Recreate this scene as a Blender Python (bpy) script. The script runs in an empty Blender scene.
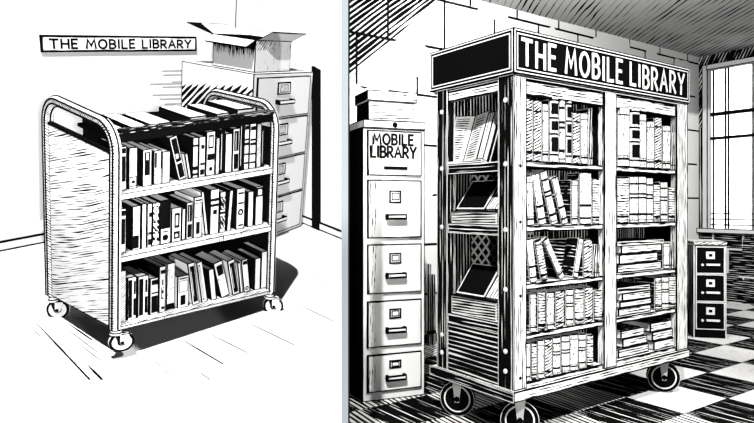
import bpy, math, random
from mathutils import Matrix, Vector
random.seed(7)
sc = bpy.context.scene
C = sc.collection
R = math.radians

# ------------------------------------------------------------------ camera
FPX, PX, PY = 620.0, 377.0, 205.0
EYE = 1.203
cd = bpy.data.cameras.new('camera'); cam = bpy.data.objects.new('camera', cd); C.objects.link(cam)
cam.location = (0, 0, EYE); cam.rotation_euler = (R(90), 0, 0)
cd.sensor_width = 36; cd.lens = FPX / 754 * 36; cd.shift_y = -(211.5 - PY) / 754
sc.camera = cam
# ------------------------------------------------------------------ world and lights
w = bpy.data.worlds.new('world'); sc.world = w; w.use_nodes = True
w.node_tree.nodes['Background'].inputs[0].default_value = (1, 1, 1, 1)
w.node_tree.nodes['Background'].inputs[1].default_value = 0.008
sc.view_settings.view_transform = 'Standard'; sc.view_settings.look = 'None'
sc.view_settings.gamma = 1; sc.view_settings.use_curve_mapping = False
sc.view_settings.exposure = 1.74
# left set frame (the left room stands on its own raked stage)
ML = Matrix(((0.6335, -0.7664, 0.1064, -1.1683), (0.7572, 0.5859, -0.2887, 2.7822),
             (0.1589, 0.2635, 0.9515, -0.5951 + EYE), (0, 0, 0, 1)))
YAW = 0.6083; PT = 0.279                       # bookcase heading, height of its platform top
MR = Matrix.Translation((0.6727, 3.051, PT)) @ Matrix.Rotation(YAW, 4, 'Z')
LFZ = -0.135                                   # left floor in the left frame
def light(name, kind, loc, target, energy, size=0.1, spot=60, blend=.3):
    d = bpy.data.lights.new(name, kind); o = bpy.data.objects.new(name, d); C.objects.link(o)
    o.location = loc; o.rotation_euler = (Vector(target) - Vector(loc)).to_track_quat('-Z', 'Y').to_euler()
    d.energy = energy
    if kind == 'AREA': d.size = size
    else: d.shadow_soft_size = size
    if kind == 'SPOT': d.spot_size = R(spot); d.spot_blend = blend
    return o
lp = lambda x, y, z: ML @ Vector((x, y, z))
light('left_key_spot', 'SPOT', lp(-1.9, -1.5, 7.0), lp(.6, .3, 0), 9000, .05, 50, .5)
light('left_low_fill', 'SPOT', lp(-1.3, -2.5, -.11), lp(1.3, .8, .3), 880, .02, 100, .3)  # added fill near the floor, brightens the cart and drawers
light('left_wall_fill', 'SPOT', lp(-1.2, -2.4, 1.5), lp(1.5, 1.2, 1.7), 950, .05, 54, .3)  # unseen fill, added for the back wall and cabinet
light('right_key_spot', 'SPOT', (3.6, .1, 5.2), (2.2, 4.8, .5), 4000, .08, 82, .3)
light('right_front_fill', 'SPOT', (2.5, -1.4, 1.0), (1.5, 4.8, 1.1), 330, .1, 75, .4)  # frontal fill with no real fixture, lifts the bookcase front
light('right_side_fill', 'SPOT', (.40, .2, 1.15), (.72, 3.8, .95), 300, .03, 36, .5)  # added so the bookcase's side niche gets light
light('right_corner_fill', 'POINT', (1.75, 3.85, 2.52), (0, 0, 0), 330, .04)  # added point fill above the bookcase for ceiling and far corner
light('right_wall_fill', 'SPOT', (1.2, 3.7, 2.95), (1.7, 6.3, 2.2), 420, .1, 125, .4)  # made-up source above the bookcase, washes the block wall

# ------------------------------------------------------------------ materials
def ink(name, base=(1, 1, 1), pen=(0, 0, 0), outline=0.0, layers=(), brick=None, wob=.35):
    """paper-and-ink material: a base colour, pen strokes (layers) and a pen line along each face's border"""
    m = bpy.data.materials.new(name); m.use_nodes = True; nt = m.node_tree; N = nt.nodes; Lk = nt.links
    bs = N['Principled BSDF']; bs.inputs['Roughness'].default_value = .9
    bs.inputs['Specular IOR Level'].default_value = 0.0
    if not layers and not outline and not brick:
        bs.inputs['Base Color'].default_value = (*base, 1); return m
    def sock(v, i, n):
        if isinstance(v, (int, float)): n.inputs[i].default_value = v
        else: Lk.new(v, n.inputs[i])
    def mt(op, a, b=0.0, c=0.0):
        n = N.new('ShaderNodeMath'); n.operation = op
        sock(a, 0, n); sock(b, 1, n)
        if op in ('MULTIPLY_ADD', 'SMOOTH_MIN'): sock(c, 2, n)
        return n.outputs[0]
    def step(x, lo, hi):
        n = N.new('ShaderNodeMapRange'); n.clamp = True
        sock(x, 0, n); sock(lo, 1, n); sock(hi, 2, n); return n.outputs[0]
    uv = N.new('ShaderNodeUVMap'); uv.uv_map = 'UV'
    sp = N.new('ShaderNodeSeparateXYZ'); Lk.new(uv.outputs[0], sp.inputs[0]); u, v = sp.outputs[0], sp.outputs[1]
    oi = N.new('ShaderNodeObjectInfo')
    def noise(a, b, sa, sb, det=1.0):
        cx = N.new('ShaderNodeCombineXYZ'); Lk.new(mt('MULTIPLY', a, sa), cx.inputs[0]); Lk.new(mt('MULTIPLY', b, sb), cx.inputs[1])
        Lk.new(mt('MULTIPLY', oi.outputs['Random'], 50.0), cx.inputs[2])
        n = N.new('ShaderNodeTexNoise'); n.inputs['Scale'].default_value = 1.0; n.inputs['Detail'].default_value = det
        Lk.new(cx.outputs[0], n.inputs['Vector']); return n.outputs[0]
    tot = None
    for l in layers:
        an = R(l.get('angle', 0)); sg = l['spacing']
        s = mt('ADD', mt('MULTIPLY', u, -math.sin(an)), mt('MULTIPLY', v, math.cos(an)))   # across the strokes
        t = mt('ADD', mt('MULTIPLY', u, math.cos(an)), mt('MULTIPLY', v, math.sin(an)))    # along the strokes
        L_ = l.get('length', sg * 12)
        wb = mt('MULTIPLY', mt('SUBTRACT', noise(t, s, .6 / L_, .15 / sg), .5), sg * l.get('wobble', 1.0))
        s2 = mt('ADD', s, wb)
        fr = mt('ABSOLUTE', mt('SUBTRACT', mt('FRACT', mt('DIVIDE', s2, sg)), .5))         # 0 centre of stroke
        rowid = mt('FLOOR', mt('DIVIDE', s2, sg))
        nz = noise(t, rowid, 1.6 / L_, 7.31)
        th = mt('MULTIPLY', mt('ADD', l.get('thick', .5) * .5, mt('MULTIPLY', mt('SUBTRACT', nz, .5), l.get('vary', 1.0))), 1.0)
        if 'mask' in l:                                                   # strokes grow thinner outside a rectangle of the face
            u0, u1, v0, v1, sf = l['mask']
            k = mt('MULTIPLY', mt('MULTIPLY', step(u, u0 - sf, u0 + 1e-4), step(u, u1 + sf, u1 - 1e-4)),
                   mt('MULTIPLY', step(v, v0 - sf, v0 + 1e-4), step(v, v1 + sf, v1 - 1e-4)))
            th = mt('SUBTRACT', th, mt('MULTIPLY', mt('SUBTRACT', 1.0, k), .9))
        if 'tri' in l:                                                    # a*u + b*v < c keeps the strokes
            a_, b_, c_, sf = l['tri']
            k = step(mt('ADD', mt('MULTIPLY', u, a_), mt('MULTIPLY', v, b_)), c_ + sf, c_)
            th = mt('SUBTRACT', th, mt('MULTIPLY', mt('SUBTRACT', 1.0, k), .9))
        on = mt('LESS_THAN', fr, th)
        tot = on if tot is None else mt('MAXIMUM', tot, on)
    if brick:
        bw, bh, mw = brick
        bt = N.new('ShaderNodeTexBrick'); Lk.new(uv.outputs[0], bt.inputs['Vector'])
        bt.inputs['Scale'].default_value = 1; bt.inputs['Brick Width'].default_value = bw; bt.inputs['Row Height'].default_value = bh
        bt.inputs['Mortar Size'].default_value = mw; bt.inputs['Mortar Smooth'].default_value = 0
        on = mt('MULTIPLY', bt.outputs['Fac'], mt('GREATER_THAN', noise(u, v, 2.3, 2.9), .43))
        tot = on if tot is None else mt('MAXIMUM', tot, on)
    if outline:
        u2 = N.new('ShaderNodeUVMap'); u2.uv_map = 'UV2'
        s2 = N.new('ShaderNodeSeparateXYZ'); Lk.new(u2.outputs[0], s2.inputs[0])
        d = mt('MINIMUM', mt('MINIMUM', u, v), mt('MINIMUM', s2.outputs[0], s2.outputs[1]))
        wd = mt('MULTIPLY', mt('ADD', 1 - wob, mt('MULTIPLY', noise(u, v, 9, 9), 2 * wob)), outline)
        on = mt('LESS_THAN', d, wd)
        tot = on if tot is None else mt('MAXIMUM', tot, on)
    mx = N.new('ShaderNodeMix'); mx.data_type = 'RGBA'
    Lk.new(tot, mx.inputs[0]); mx.inputs[6].default_value = (*base, 1); mx.inputs[7].default_value = (*pen, 1)
    Lk.new(mx.outputs[2], bs.inputs['Base Color'])
    return m
WH = (.12, .12, .12); BK = (.0005, .0005, .0005); CR = (.12, .119, .1165)
W = ink('white_paper', WH); K = ink('black_ink', BK)
WO = ink('white_outlined', WH, BK, .0065)
WO2 = ink('white_heavy_outline', WH, BK, .010)
WT = ink('white_thin_outline', WH, BK, .0042)
KO = ink('black_with_white_edge', BK, WH, .0035)
RUB = ink('black_rubber', BK)
TUBE = ink('tube_white_hatched', WH, BK, 0, [dict(angle=38, spacing=.0105, thick=.42, vary=.5, length=.05, mask=(.088, .2, -9, 99, .02))])
PANEL = ink('side_panel_hatched', WH, BK, .006, [dict(angle=19, spacing=.0115, thick=.13, vary=1.1, length=.25, wobble=.5)])
SHELFG = ink('shelf_edge_hatched', WH, BK, 0, [dict(angle=88, spacing=.011, thick=-.12, vary=1.3, length=.06)])
SHELFT = ink('shelf_top_hatched', WH, BK, 0, [dict(angle=10, spacing=.012, thick=.35, vary=.8, length=.12)])
TRAYG = ink('tray_edge_hatched', BK, WH, 0, [dict(angle=0, spacing=.008, thick=.0, vary=.9, length=.1)])
BHATCH = ink('book_fine_hatch', WH, BK, .004, [dict(angle=30, spacing=.0085, thick=.4, vary=.4, length=.06)])
BSCRIB = ink('book_scribble', WH, BK, .004, [dict(angle=-60, spacing=.016, thick=.5, vary=1.5, length=.022)])
BPAGE = ink('page_edges', WH, BK, .0022, [dict(angle=90, spacing=.009, thick=-.1, vary=.9, length=.2)])
PAGEH = ink('page_edges_flat', WH, BK, .0022, [dict(angle=0, spacing=.008, thick=.0, vary=.9, length=.2)])
PLANK = ink('floor_planks', WH, BK, 0, [] and [dict(angle=90, spacing=.172, thick=-.022, vary=.11, length=.55, wobble=.35),
                                        dict(angle=90, spacing=.052, thick=-.085, vary=.42, length=.3, wobble=.6, mask=(-.5, -.02, -.1, .35, .12))])
LWALL = ink('left_wall_paper', WH, BK, 0)
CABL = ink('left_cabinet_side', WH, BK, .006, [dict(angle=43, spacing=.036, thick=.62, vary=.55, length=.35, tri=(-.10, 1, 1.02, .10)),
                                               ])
CABT = ink('left_cabinet_top', WH, BK, .004, [dict(angle=5, spacing=.012, thick=.05, vary=.9, length=.2)])
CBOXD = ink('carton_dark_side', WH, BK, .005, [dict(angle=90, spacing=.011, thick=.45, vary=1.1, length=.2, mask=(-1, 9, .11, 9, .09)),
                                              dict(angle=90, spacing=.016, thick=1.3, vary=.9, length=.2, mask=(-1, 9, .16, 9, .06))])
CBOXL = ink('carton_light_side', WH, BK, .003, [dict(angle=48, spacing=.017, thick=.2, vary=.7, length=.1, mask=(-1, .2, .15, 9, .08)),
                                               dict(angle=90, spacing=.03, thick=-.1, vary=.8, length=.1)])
# right-hand room
BRICK = ink('painted_block_wall', CR, BK, 0,
            [dict(angle=38, spacing=.036, thick=.66, vary=.6, length=.5, tri=(.835, -1, -1.30, .22), mask=(-9, 2.2, -9, 99, .5))],  # slanted strokes put the upper left corner's shade into the wall colour
            brick=(.62, .43, .011))
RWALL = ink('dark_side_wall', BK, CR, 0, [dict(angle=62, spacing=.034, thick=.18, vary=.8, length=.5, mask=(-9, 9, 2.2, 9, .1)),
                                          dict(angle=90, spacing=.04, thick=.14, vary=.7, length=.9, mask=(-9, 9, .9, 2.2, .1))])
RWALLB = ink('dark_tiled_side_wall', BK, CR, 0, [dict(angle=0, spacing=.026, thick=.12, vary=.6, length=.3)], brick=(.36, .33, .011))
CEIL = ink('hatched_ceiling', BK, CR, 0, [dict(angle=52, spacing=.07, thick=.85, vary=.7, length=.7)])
WOODV = ink('white_wood_upright', CR, BK, .0075, [dict(angle=90, spacing=.014, thick=.24, vary=.95, length=.15)])
WOODH = ink('white_wood_board', CR, BK, .0075, [dict(angle=0, spacing=.014, thick=.24, vary=.95, length=.15)])
WOODK = ink('dark_and_shaded_upright', BK, CR, .0035, [dict(angle=90, spacing=.02, thick=.05, vary=.6, length=.4)])
DARKV = ink('dark_boards_upright', BK, CR, 0, [dict(angle=90, spacing=.024, thick=.2, vary=.5, length=.3)])
DARKH = ink('dark_boards_level', BK, CR, 0, [dict(angle=0, spacing=.026, thick=.2, vary=.5, length=.4)])
DARKS = ink('dark_platform_side', BK, CR, .004, [dict(angle=0, spacing=.018, thick=.12, vary=.6, length=.3)])
LATT = ink('lattice', BK, CR, 0, [dict(angle=45, spacing=.046, thick=.30, vary=.05, length=3, wobble=.05),
                                  dict(angle=-45, spacing=.046, thick=.30, vary=.05, length=3, wobble=.05)])
CABF = ink('tall_cabinet_front', CR, BK, .008, [dict(angle=88, spacing=.017, thick=.1, vary=.8, length=.09, mask=(.0, .055, -9, 9, .05))])
CABFRAME = ink('tall_cabinet_frame', CR, BK, .006)
CABSIDE = ink('cabinet_shaded_side', BK, CR, .0)  # black stands for shade on the white cabinet's left side
SBODY = ink('small_cabinet_black', BK, CR, .008)
SSIDE = ink('small_cabinet_side', BK, CR, .005, [dict(angle=90, spacing=.05, thick=.1, vary=.3, length=.8)])
STOP = ink('small_cabinet_top', CR, BK, .004, [dict(angle=20, spacing=.02, thick=.3, vary=.6, length=.2)])
RB_PLAIN = ink('spine_plain', CR, BK, .0052, [dict(angle=80, spacing=.012, thick=.10, vary=.9, length=.03)])
RB_HATCH = ink('spine_hatch', CR, BK, .0052, [dict(angle=25, spacing=.015, thick=.45, vary=.6, length=.04)])
RB_LINES = ink('spine_cross_lines', CR, BK, .0052, [dict(angle=0, spacing=.015, thick=.36, vary=.7, length=.04)])
RB_DARK = ink('spine_dark', BK, CR, .0, [dict(angle=88, spacing=.013, thick=.3, vary=.6, length=.1)])
RB_COVER = ink('cover_dark', BK, CR, .003, [dict(angle=0, spacing=.02, thick=.05, vary=.5, length=.1)])
OPENP = ink('open_page_text', CR, BK, .0035, [dict(angle=0, spacing=.0145, thick=.42, vary=.5, length=.06, mask=(.018, .105, .02, .27, .004))])
BOXF = ink('storage_box_front', CR, BK, .005, [dict(angle=3, spacing=.019, thick=.12, vary=.6, length=.15)])
LIDF = ink('storage_lid_front', CR, BK, .006, [dict(angle=0, spacing=.03, thick=.02, vary=.7, length=.12)])
TILEW = ink('white_floor_tile', CR, BK, .006, [dict(angle=70, spacing=.02, thick=-.14, vary=.8, length=.1)])
TILEK = ink('black_floor_tile', BK, CR, .0, [dict(angle=90, spacing=.03, thick=.02, vary=.6, length=.45)])
TILEH = ink('shadow_hatched_tile', BK, CR, .0, [dict(angle=84, spacing=.036, thick=.55, vary=.5, length=.5)])  # tile with the floor shadow left of the bookcase hatched in
PBLUE = ink('pale_blue_paint', (.0195, .0219, .0232))
PWHITE = ink('off_white_paint', WH)
SKYP = bpy.data.materials.new('bright_window_pane'); SKYP.use_nodes = True
_b = SKYP.node_tree.nodes['Principled BSDF']; _b.inputs['Base Color'].default_value = (.9, .9, .9, 1)
_b.inputs['Roughness'].default_value = .3
_b.inputs['Emission Color'].default_value = (1, 1, 1, 1); _b.inputs['Emission Strength'].default_value = .27

# ------------------------------------------------------------------ mesh builder
class MB:
    def __init__(s): s.v = []; s.f = []; s.a = []; s.b = []; s.m = []
    def poly(s, pts, mat=0, uv=None, size=None):
        """pts counter-clockwise; uv in metres; size=(U,V) makes the border distances, None = no border"""
        i = len(s.v); s.v += [tuple(p) for p in pts]; n = len(pts)
        s.f.append(tuple(range(i, i + n))); s.m.append(mat)
        if uv is None:
            p = [Vector(q) for q in pts]; ex = (p[1] - p[0]); U = ex.length; ex.normalize()
            nn = (p[1] - p[0]).cross(p[2] - p[0]).normalized(); ey = nn.cross(ex)
            uv = [((q - p[0]).dot(ex), (q - p[0]).dot(ey)) for q in p]
            size = (max(a for a, _ in uv), max(b for _, b in uv))
        s.a.append(uv)
        s.b.append([(size[0] - a, size[1] - b) for a, b in uv] if size else [(9, 9)] * n)
    def box(s, x0, x1, y0, y1, z0, z1, mat=0, mats=None, T=None):
        mats = mats or {}; T = T or (lambda p: p)
        g = lambda *p: T(p)
        F = {'-y': ([(x0, y0, z0), (x1, y0, z0), (x1, y0, z1), (x0, y0, z1)], x1 - x0, z1 - z0),
             '+y': ([(x1, y1, z0), (x0, y1, z0), (x0, y1, z1), (x1, y1, z1)], x1 - x0, z1 - z0),
             '-x': ([(x0, y1, z0), (x0, y0, z0), (x0, y0, z1), (x0, y1, z1)], y1 - y0, z1 - z0),
             '+x': ([(x1, y0, z0), (x1, y1, z0), (x1, y1, z1), (x1, y0, z1)], y1 - y0, z1 - z0),
             '+z': ([(x0, y0, z1), (x1, y0, z1), (x1, y1, z1), (x0, y1, z1)], x1 - x0, y1 - y0),
             '-z': ([(x0, y1, z0), (x1, y1, z0), (x1, y0, z0), (x0, y0, z0)], x1 - x0, y1 - y0)}
        for k, (p, U, V) in F.items():
            s.poly([g(*q) for q in p], mats.get(k, mat), [(0, 0), (U, 0), (U, V), (0, V)], (U, V))
    def tube(s, pts, r, n=10, mat=0, caps=True, up=(0, 0, 1), sq=1.0, phase=0):
        P = [Vector(p) for p in pts]; rings = []; d = 0; ds = [0]
        for i in range(1, len(P)): d += (P[i] - P[i - 1]).length; ds.append(d)
        rr = r if isinstance(r, (list, tuple)) else [r] * len(P)
        for i, p in enumerate(P):
            t = (P[min(i + 1, len(P) - 1)] - P[max(i - 1, 0)]).normalized()
            a = t.cross(Vector(up));
            if a.length < 1e-3: a = t.cross(Vector((1, 0, 0)))
            a.normalize(); b = a.cross(t)
            rings.append([p + (a * math.cos(2 * math.pi * k / n + phase) + b * math.sin(2 * math.pi * k / n + phase) * sq) * rr[i] for k in range(n)])
        per = 2 * math.pi * (rr[0])
        for i in range(len(P) - 1):
            for k in range(n):
                k2 = (k + 1) % n; u0, u1 = per * k / n, per * (k + 1) / n
                s.poly([rings[i][k], rings[i + 1][k], rings[i + 1][k2], rings[i][k2]][::-1], mat,
                       [(u0, ds[i]), (u0, ds[i + 1]), (u1, ds[i + 1]), (u1, ds[i])][::-1])
        if caps:
            s.poly(rings[0], mat, [(.5, .5)] * n); s.poly(rings[-1][::-1], mat, [(.5, .5)] * n)
    def lathe(s, prof, c, axis, n=28, closed=False):
        """prof: (radius, height along axis, material of the band that starts here)"""
        c = Vector(c); ax = Vector(axis).normalized(); a = ax.orthogonal().normalized(); b = ax.cross(a)
        for i in range(len(prof) - 1):
            r0, h0, m = prof[i]; r1, h1, _ = prof[i + 1]
            for k in range(n):
                t0, t1 = 2 * math.pi * k / n, 2 * math.pi * (k + 1) / n
                f = lambda r, h, t: c + ax * h + (a * math.cos(t) + b * math.sin(t)) * r
                q = [f(r0, h0, t0), f(r0, h0, t1), f(r1, h1, t1), f(r1, h1, t0)]
                if r0 < 1e-6: q = q[1:]
                elif r1 < 1e-6: q = q[:3]
                s.poly(q, m, [(t0 * r0 + .5, h0 + .5), (t1 * r0 + .5, h0 + .5), (t1 * r1 + .5, h1 + r1 + .5), (t0 * r1 + .5, h1 + r1 + .5)][:len(q)])
    def ribbon(s, pts, wd, nrm, th=.002, mat=0):
        """a flat brush stroke of width wd on a surface with normal nrm, th thick"""
        nrm = Vector(nrm).normalized(); P = [Vector(p) for p in pts]; l = []; r = []
        for i, p in enumerate(P):
            d0 = (P[i] - P[i - 1]).normalized() if i else None
            d1 = (P[i + 1] - P[i]).normalized() if i < len(P) - 1 else None
            t = ((d0 or d1) + (d1 or d0)); t = t.normalized() if t.length > 1e-6 else (d0 or d1)
            k = 1 / max(.55, t.dot(d0 or d1)); sd = nrm.cross(t) * wd / 2 * k
            e = (t * wd * .3) if i == len(P) - 1 else (-t * wd * .3 if i == 0 else Vector())
            l.append(p + sd + e + nrm * th); r.append(p - sd + e + nrm * th)
        dn = -nrm * (th + .0005)
        for i in range(len(P) - 1):
            s.poly([r[i], r[i + 1], l[i + 1], l[i]], mat, [(.5, .5)] * 4)
            s.poly([r[i] + dn, r[i + 1] + dn, r[i + 1], r[i]], mat, [(.5, .5)] * 4)
            s.poly([l[i], l[i + 1], l[i + 1] + dn, l[i] + dn], mat, [(.5, .5)] * 4)
        s.poly([l[0], l[0] + dn, r[0] + dn, r[0]], mat, [(.5, .5)] * 4)
        s.poly([r[-1], r[-1] + dn, l[-1] + dn, l[-1]], mat, [(.5, .5)] * 4)
    def build(s, name, mats, parent=None, frame=None, origin=(0, 0, 0), warp=None):
        if parent: frame, origin, warp = FR[parent.name]
        og = Vector(warp(origin)) if warp else Vector(origin)
        me = bpy.data.meshes.new(name)
        me.from_pydata([tuple(Vector(warp(p) if warp else p) - og) for p in s.v], [], s.f)
        for nm, src in (('UV', s.a), ('UV2', s.b)):
            l = me.uv_layers.new(name=nm); k = 0; flat = []
            for face in src:
                for c in face: flat += [c[0], c[1]]
            l.data.foreach_set('uv', flat)
        for m in (mats if isinstance(mats, (list, tuple)) else [mats]): me.materials.append(m)
        me.polygons.foreach_set('material_index', s.m); me.update()
        import bmesh
        bm = bmesh.new(); bm.from_mesh(me); bmesh.ops.remove_doubles(bm, verts=bm.verts, dist=1e-5)
        bmesh.ops.recalc_face_normals(bm, faces=bm.faces); bm.to_mesh(me); bm.free()
        o = bpy.data.objects.new(name, me); C.objects.link(o)
        if parent: o.parent = parent
        else: o.matrix_world = (frame or Matrix()) @ Matrix.Translation(og)
        FR[o.name] = (frame, origin, warp)
        return o
FR = {}
def thing(name, label, cat, frame, origin, group=None, warp=None):
    o = bpy.data.objects.new(name, None); C.objects.link(o); o.empty_display_size = .1
    og = Vector(warp(origin)) if warp else Vector(origin)
    o.matrix_world = frame @ Matrix.Translation(og)
    o['label'] = label; o['category'] = cat
    if group: o['group'] = group
    FR[o.name] = (frame, origin, warp); return o
def tag(o, label, cat, group=None):
    o['label'] = label; o['category'] = cat
    if group: o['group'] = group
    return o
def struct(o): o['kind'] = 'structure'; return o
ID = Matrix()
def clip(o, co, no):
    """cut a structure mesh along a world plane, keeping the side against no"""
    import bmesh
    bm = bmesh.new(); bm.from_mesh(o.data); bm.transform(o.matrix_world)
    bmesh.ops.bisect_plane(bm, geom=bm.verts[:] + bm.edges[:] + bm.faces[:], plane_co=co, plane_no=no, clear_outer=True)
    bm.transform(o.matrix_world.inverted()); bm.to_mesh(o.data); bm.free(); return o
# a point of the photo -> a point on a plane of a frame
def ray(u, v, M):
    Mi = M.inverted(); c = Mi @ Vector((0, 0, EYE))
    return c, (Mi.to_3x3() @ Vector(((u - PX) / FPX, 1, -(v - PY) / FPX)))
def hit(u, v, M, axis, val):
    c, d = ray(u, v, M); k = (val - c[axis]) / d[axis]; return c + d * k
# lettering drawn as pen strokes (unit cell: width 1, height 1)
def arc(cx, cy, rx, ry, a0, a1, n=12): return [(cx + rx * math.cos(R(a0 + (a1 - a0) * i / n)), cy + ry * math.sin(R(a0 + (a1 - a0) * i / n))) for i in range(n + 1)]
GL = {'T': (.8, [[(0, 1), (.8, 1)], [(.4, 1), (.4, 0)]]), 'H': (.7, [[(0, 0), (0, 1)], [(.7, 0), (.7, 1)], [(0, .5), (.7, .5)]]),
      'E': (.55, [[(.55, 1), (0, 1), (0, 0), (.55, 0)], [(0, .52), (.48, .52)]]), 'M': (.95, [[(0, 0), (.12, 1), (.47, .3), (.82, 1), (.95, 0)]]),
      'O': (.85, [arc(.42, .5, .42, .5, 90, 450, 20)]), 'I': (.1, [[(.05, 0), (.05, 1)]]), 'L': (.55, [[(0, 1), (0, 0), (.55, 0)]]),
      'B': (.62, [[(0, 0), (0, 1)] + arc(.28, .76, .3, .24, 90, -90, 8)[0:] + [(0, .52)], [(.28, .52)] + arc(.3, .26, .33, .26, 90, -90, 8) + [(0, 0)]]),
      'R': (.65, [[(0, 0), (0, 1)] + arc(.28, .74, .32, .26, 90, -90, 8) + [(0, .48)], [(.24, .48), (.66, 0)]]),
      'A': (.8, [[(0, 0), (.4, 1), (.8, 0)], [(.15, .36), (.65, .36)]]), 'Y': (.75, [[(0, 1), (.38, .48), (.75, 1)], [(.38, .48), (.34, 0)]])}
def lettering(mb, text, org, ex, ez, nrm, height, width, stroke, gap=.28, space=.55, wonk=0.0, xs=1.0):
    org, ex, ez = Vector(org), Vector(ex), Vector(ez)
    tot = sum((GL[c][0] + gap) if c != ' ' else space for c in text) - gap; sx = width / tot; x = 0
    for c in text:
        if c == ' ': x += space; continue
        wd, st = GL[c]; jy = random.uniform(-wonk, wonk); jr = random.uniform(-wonk, wonk)
        for p in st: mb.ribbon([org + ex * ((x + a) * sx) + ez * ((b + jy + jr * a) * height) for a, b in p], stroke, nrm, .0015)
        x += wd + gap

# ================================================================== THE LEFT ROOM
D0, D1 = 0.883, 0.5989
CW = [[.005, .022, .035], [.006, -.021, -.019], [-.017, .001, -.012], [0, 0, 0], [.006, -.013, -.03], [-.006, .012, .017], [.007, -.003, 0], [0, .002, .008]]
def warp(p):                                     # the cart was drawn (and so is built) a little out of square
    u = (p[0] / D0, p[1] / D1, p[2]); o = [p[0], p[1], p[2]]
    u = tuple(min(1.3, max(-.3, q)) for q in u)
    for i in range(8):
        k = (u[0] if i & 1 else 1 - u[0]) * (u[1] if i & 2 else 1 - u[1]) * (u[2] if i & 4 else 1 - u[2])
        for j in range(3): o[j] += k * CW[i][j]
    return tuple(o)
def lhit(u, v, y):                               # photo point -> (x, z) on the cart plane y
    tx = hit(u, v, ML, 1, y); x, z = tx.x, tx.z
    for _ in range(6):
        def pr(x, z):
            q = ML @ Vector(warp((x, y, z))); return (PX + FPX * q.x / q.y, PY - FPX * (q.z - EYE) / q.y)
        a = pr(x, z); b = pr(x + .001, z); c = pr(x, z + .001)
        j = [[(b[0] - a[0]) / .001, (c[0] - a[0]) / .001], [(b[1] - a[1]) / .001, (c[1] - a[1]) / .001]]
        du, dv = u - a[0], v - a[1]; dt = j[0][0] * j[1][1] - j[0][1] * j[1][0]
        x += (du * j[1][1] - dv * j[0][1]) / dt; z += (dv * j[0][0] - du * j[1][0]) / dt
    return x, z
# partition between the two rooms: a board seen end-on
def ray_board(name, u0, u1, y0, y1, z0, z1, mats, split):
    """board whose near end spans photo columns u0..u1 at depth y0 and which runs straight away from there"""
    a = (u0 - PX) / FPX * y0; b = (u1 - PX) / FPX * y0; s = ((u0 + u1) / 2 - PX) / FPX
    mb = MB(); P = lambda x, y, z: (x + s * (y - y0), y, z); c = a + (b - a) * split
    for (p, q, mt_) in ((a, c, 0), (c, b, 1)): mb.box(p, q, y0, y1, z0, z1, mt_, T=lambda t: P(*t))
    return struct(mb.build(name, mats))
ray_board('wall_partition', 341.5, 349.8, 2.35, 5.6, -1.2, 4.2, [PBLUE, K], .8)
cutp = lambda u: (Vector((0, 0, EYE)), Vector((1, -(u - PX) / FPX, 0)))
def lstruct(mb, name, mats):
    o = struct(mb.build(name, mats, frame=ML)); c, n = cutp(341.6); return clip(o, c, n)
mb = MB(); mb.poly([(-3, -1.9, LFZ), (3, -1.9, LFZ), (3, 1.6, LFZ), (-3, 1.6, LFZ)], 0, [(-3, -1.9), (3, -1.9), (3, 1.6), (-3, 1.6)]); lstruct(mb, 'floor', PLANK)
mb = MB()
for (a, b, c, d, wd) in ((30.7, 317, 90, 380, .010), (85.7, 363, 102.3, 380, .012), (74, 340, 101, 361, .004), (58, 322, 97, 352, .004), (66, 322, 92, 340, .009), (142, 349.6, 175.8, 380, .004), (175.8, 336, 223, 364, .009),
                         (200.6, 329, 247, 352.7, .006), (235.8, 317, 294.4, 345, .006), (288.5, 300, 334.5, 321.6, .006), (196, 370, 210.5, 380, .005), (31, 328, 40, 336, .004), (285, 246, 300, 252, .003), (296, 268, 332, 284, .004)):
    p, q = hit(a, b, ML, 2, LFZ), hit(c, d, ML, 2, LFZ); m = (p + q) / 2
    n = (q - p).cross(Vector((0, 0, 1))).normalized() * wd / 2; z = Vector((0, 0, .0006))
    mb.poly([p + z, m - n + z, q - n * .9 + z, q + n * .9 + z, m + n + z], 0, [(.5, .5)] * 5)
struct(mb.build('floor_plank_gaps', K, frame=ML))
mb = MB()
for (a, c, y) in ((162, 183, 71), (163, 183, 75), (172, 183, 82), (163, 183, 87), (153, 183, 95), (160, 183, 99), (165, 183, 104), (150, 183, 84)):
    p, q = hit(a, y, ML, 1, 1.598), hit(c, y - .5, ML, 1, 1.598); mb.ribbon([p, q], .0022, (0, -1, 0), .001)
struct(mb.build('wall_pen_strokes', K, frame=ML))
mb = MB(); mb.box(-3.5, 2.14, 1.6, 1.66, LFZ, 4.0); o = lstruct(mb, 'wall_back', LWALL)
mb = MB(); mb.box(2.08, 2.14, -1.5, 1.6, LFZ, 4.0); lstruct(mb, 'wall_right', LWALL)
wa = [hit(u, v, ML, 0, 2.075) for u, v in ((313.5, 227), (320.5, 230), (320.5, 70), (313.5, 66))]   # black strip shaped as the cabinet's shadow on the wall
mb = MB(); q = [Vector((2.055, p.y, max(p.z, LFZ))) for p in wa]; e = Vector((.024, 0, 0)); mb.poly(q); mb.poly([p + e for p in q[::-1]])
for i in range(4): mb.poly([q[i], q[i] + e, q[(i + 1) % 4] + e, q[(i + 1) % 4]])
struct(mb.build('cabinet_shadow_strip', K, frame=ML))
tc_ = hit(236, 28, ML, 1, 1.59)
mb = MB(); mb.box(tc_.x - .002, tc_.x + .002, 1.596, 1.6, 1.2, 3.5, 0); struct(mb.build('trim_2', K, frame=ML))
LBB = ink('baseboard_left_room', WH, BK, .011)
mb = MB(); mb.box(-3.5, 2.08, 1.585, 1.6, LFZ, LFZ + .065, 0); lstruct(mb, 'baseboard_back', LBB)
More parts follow.
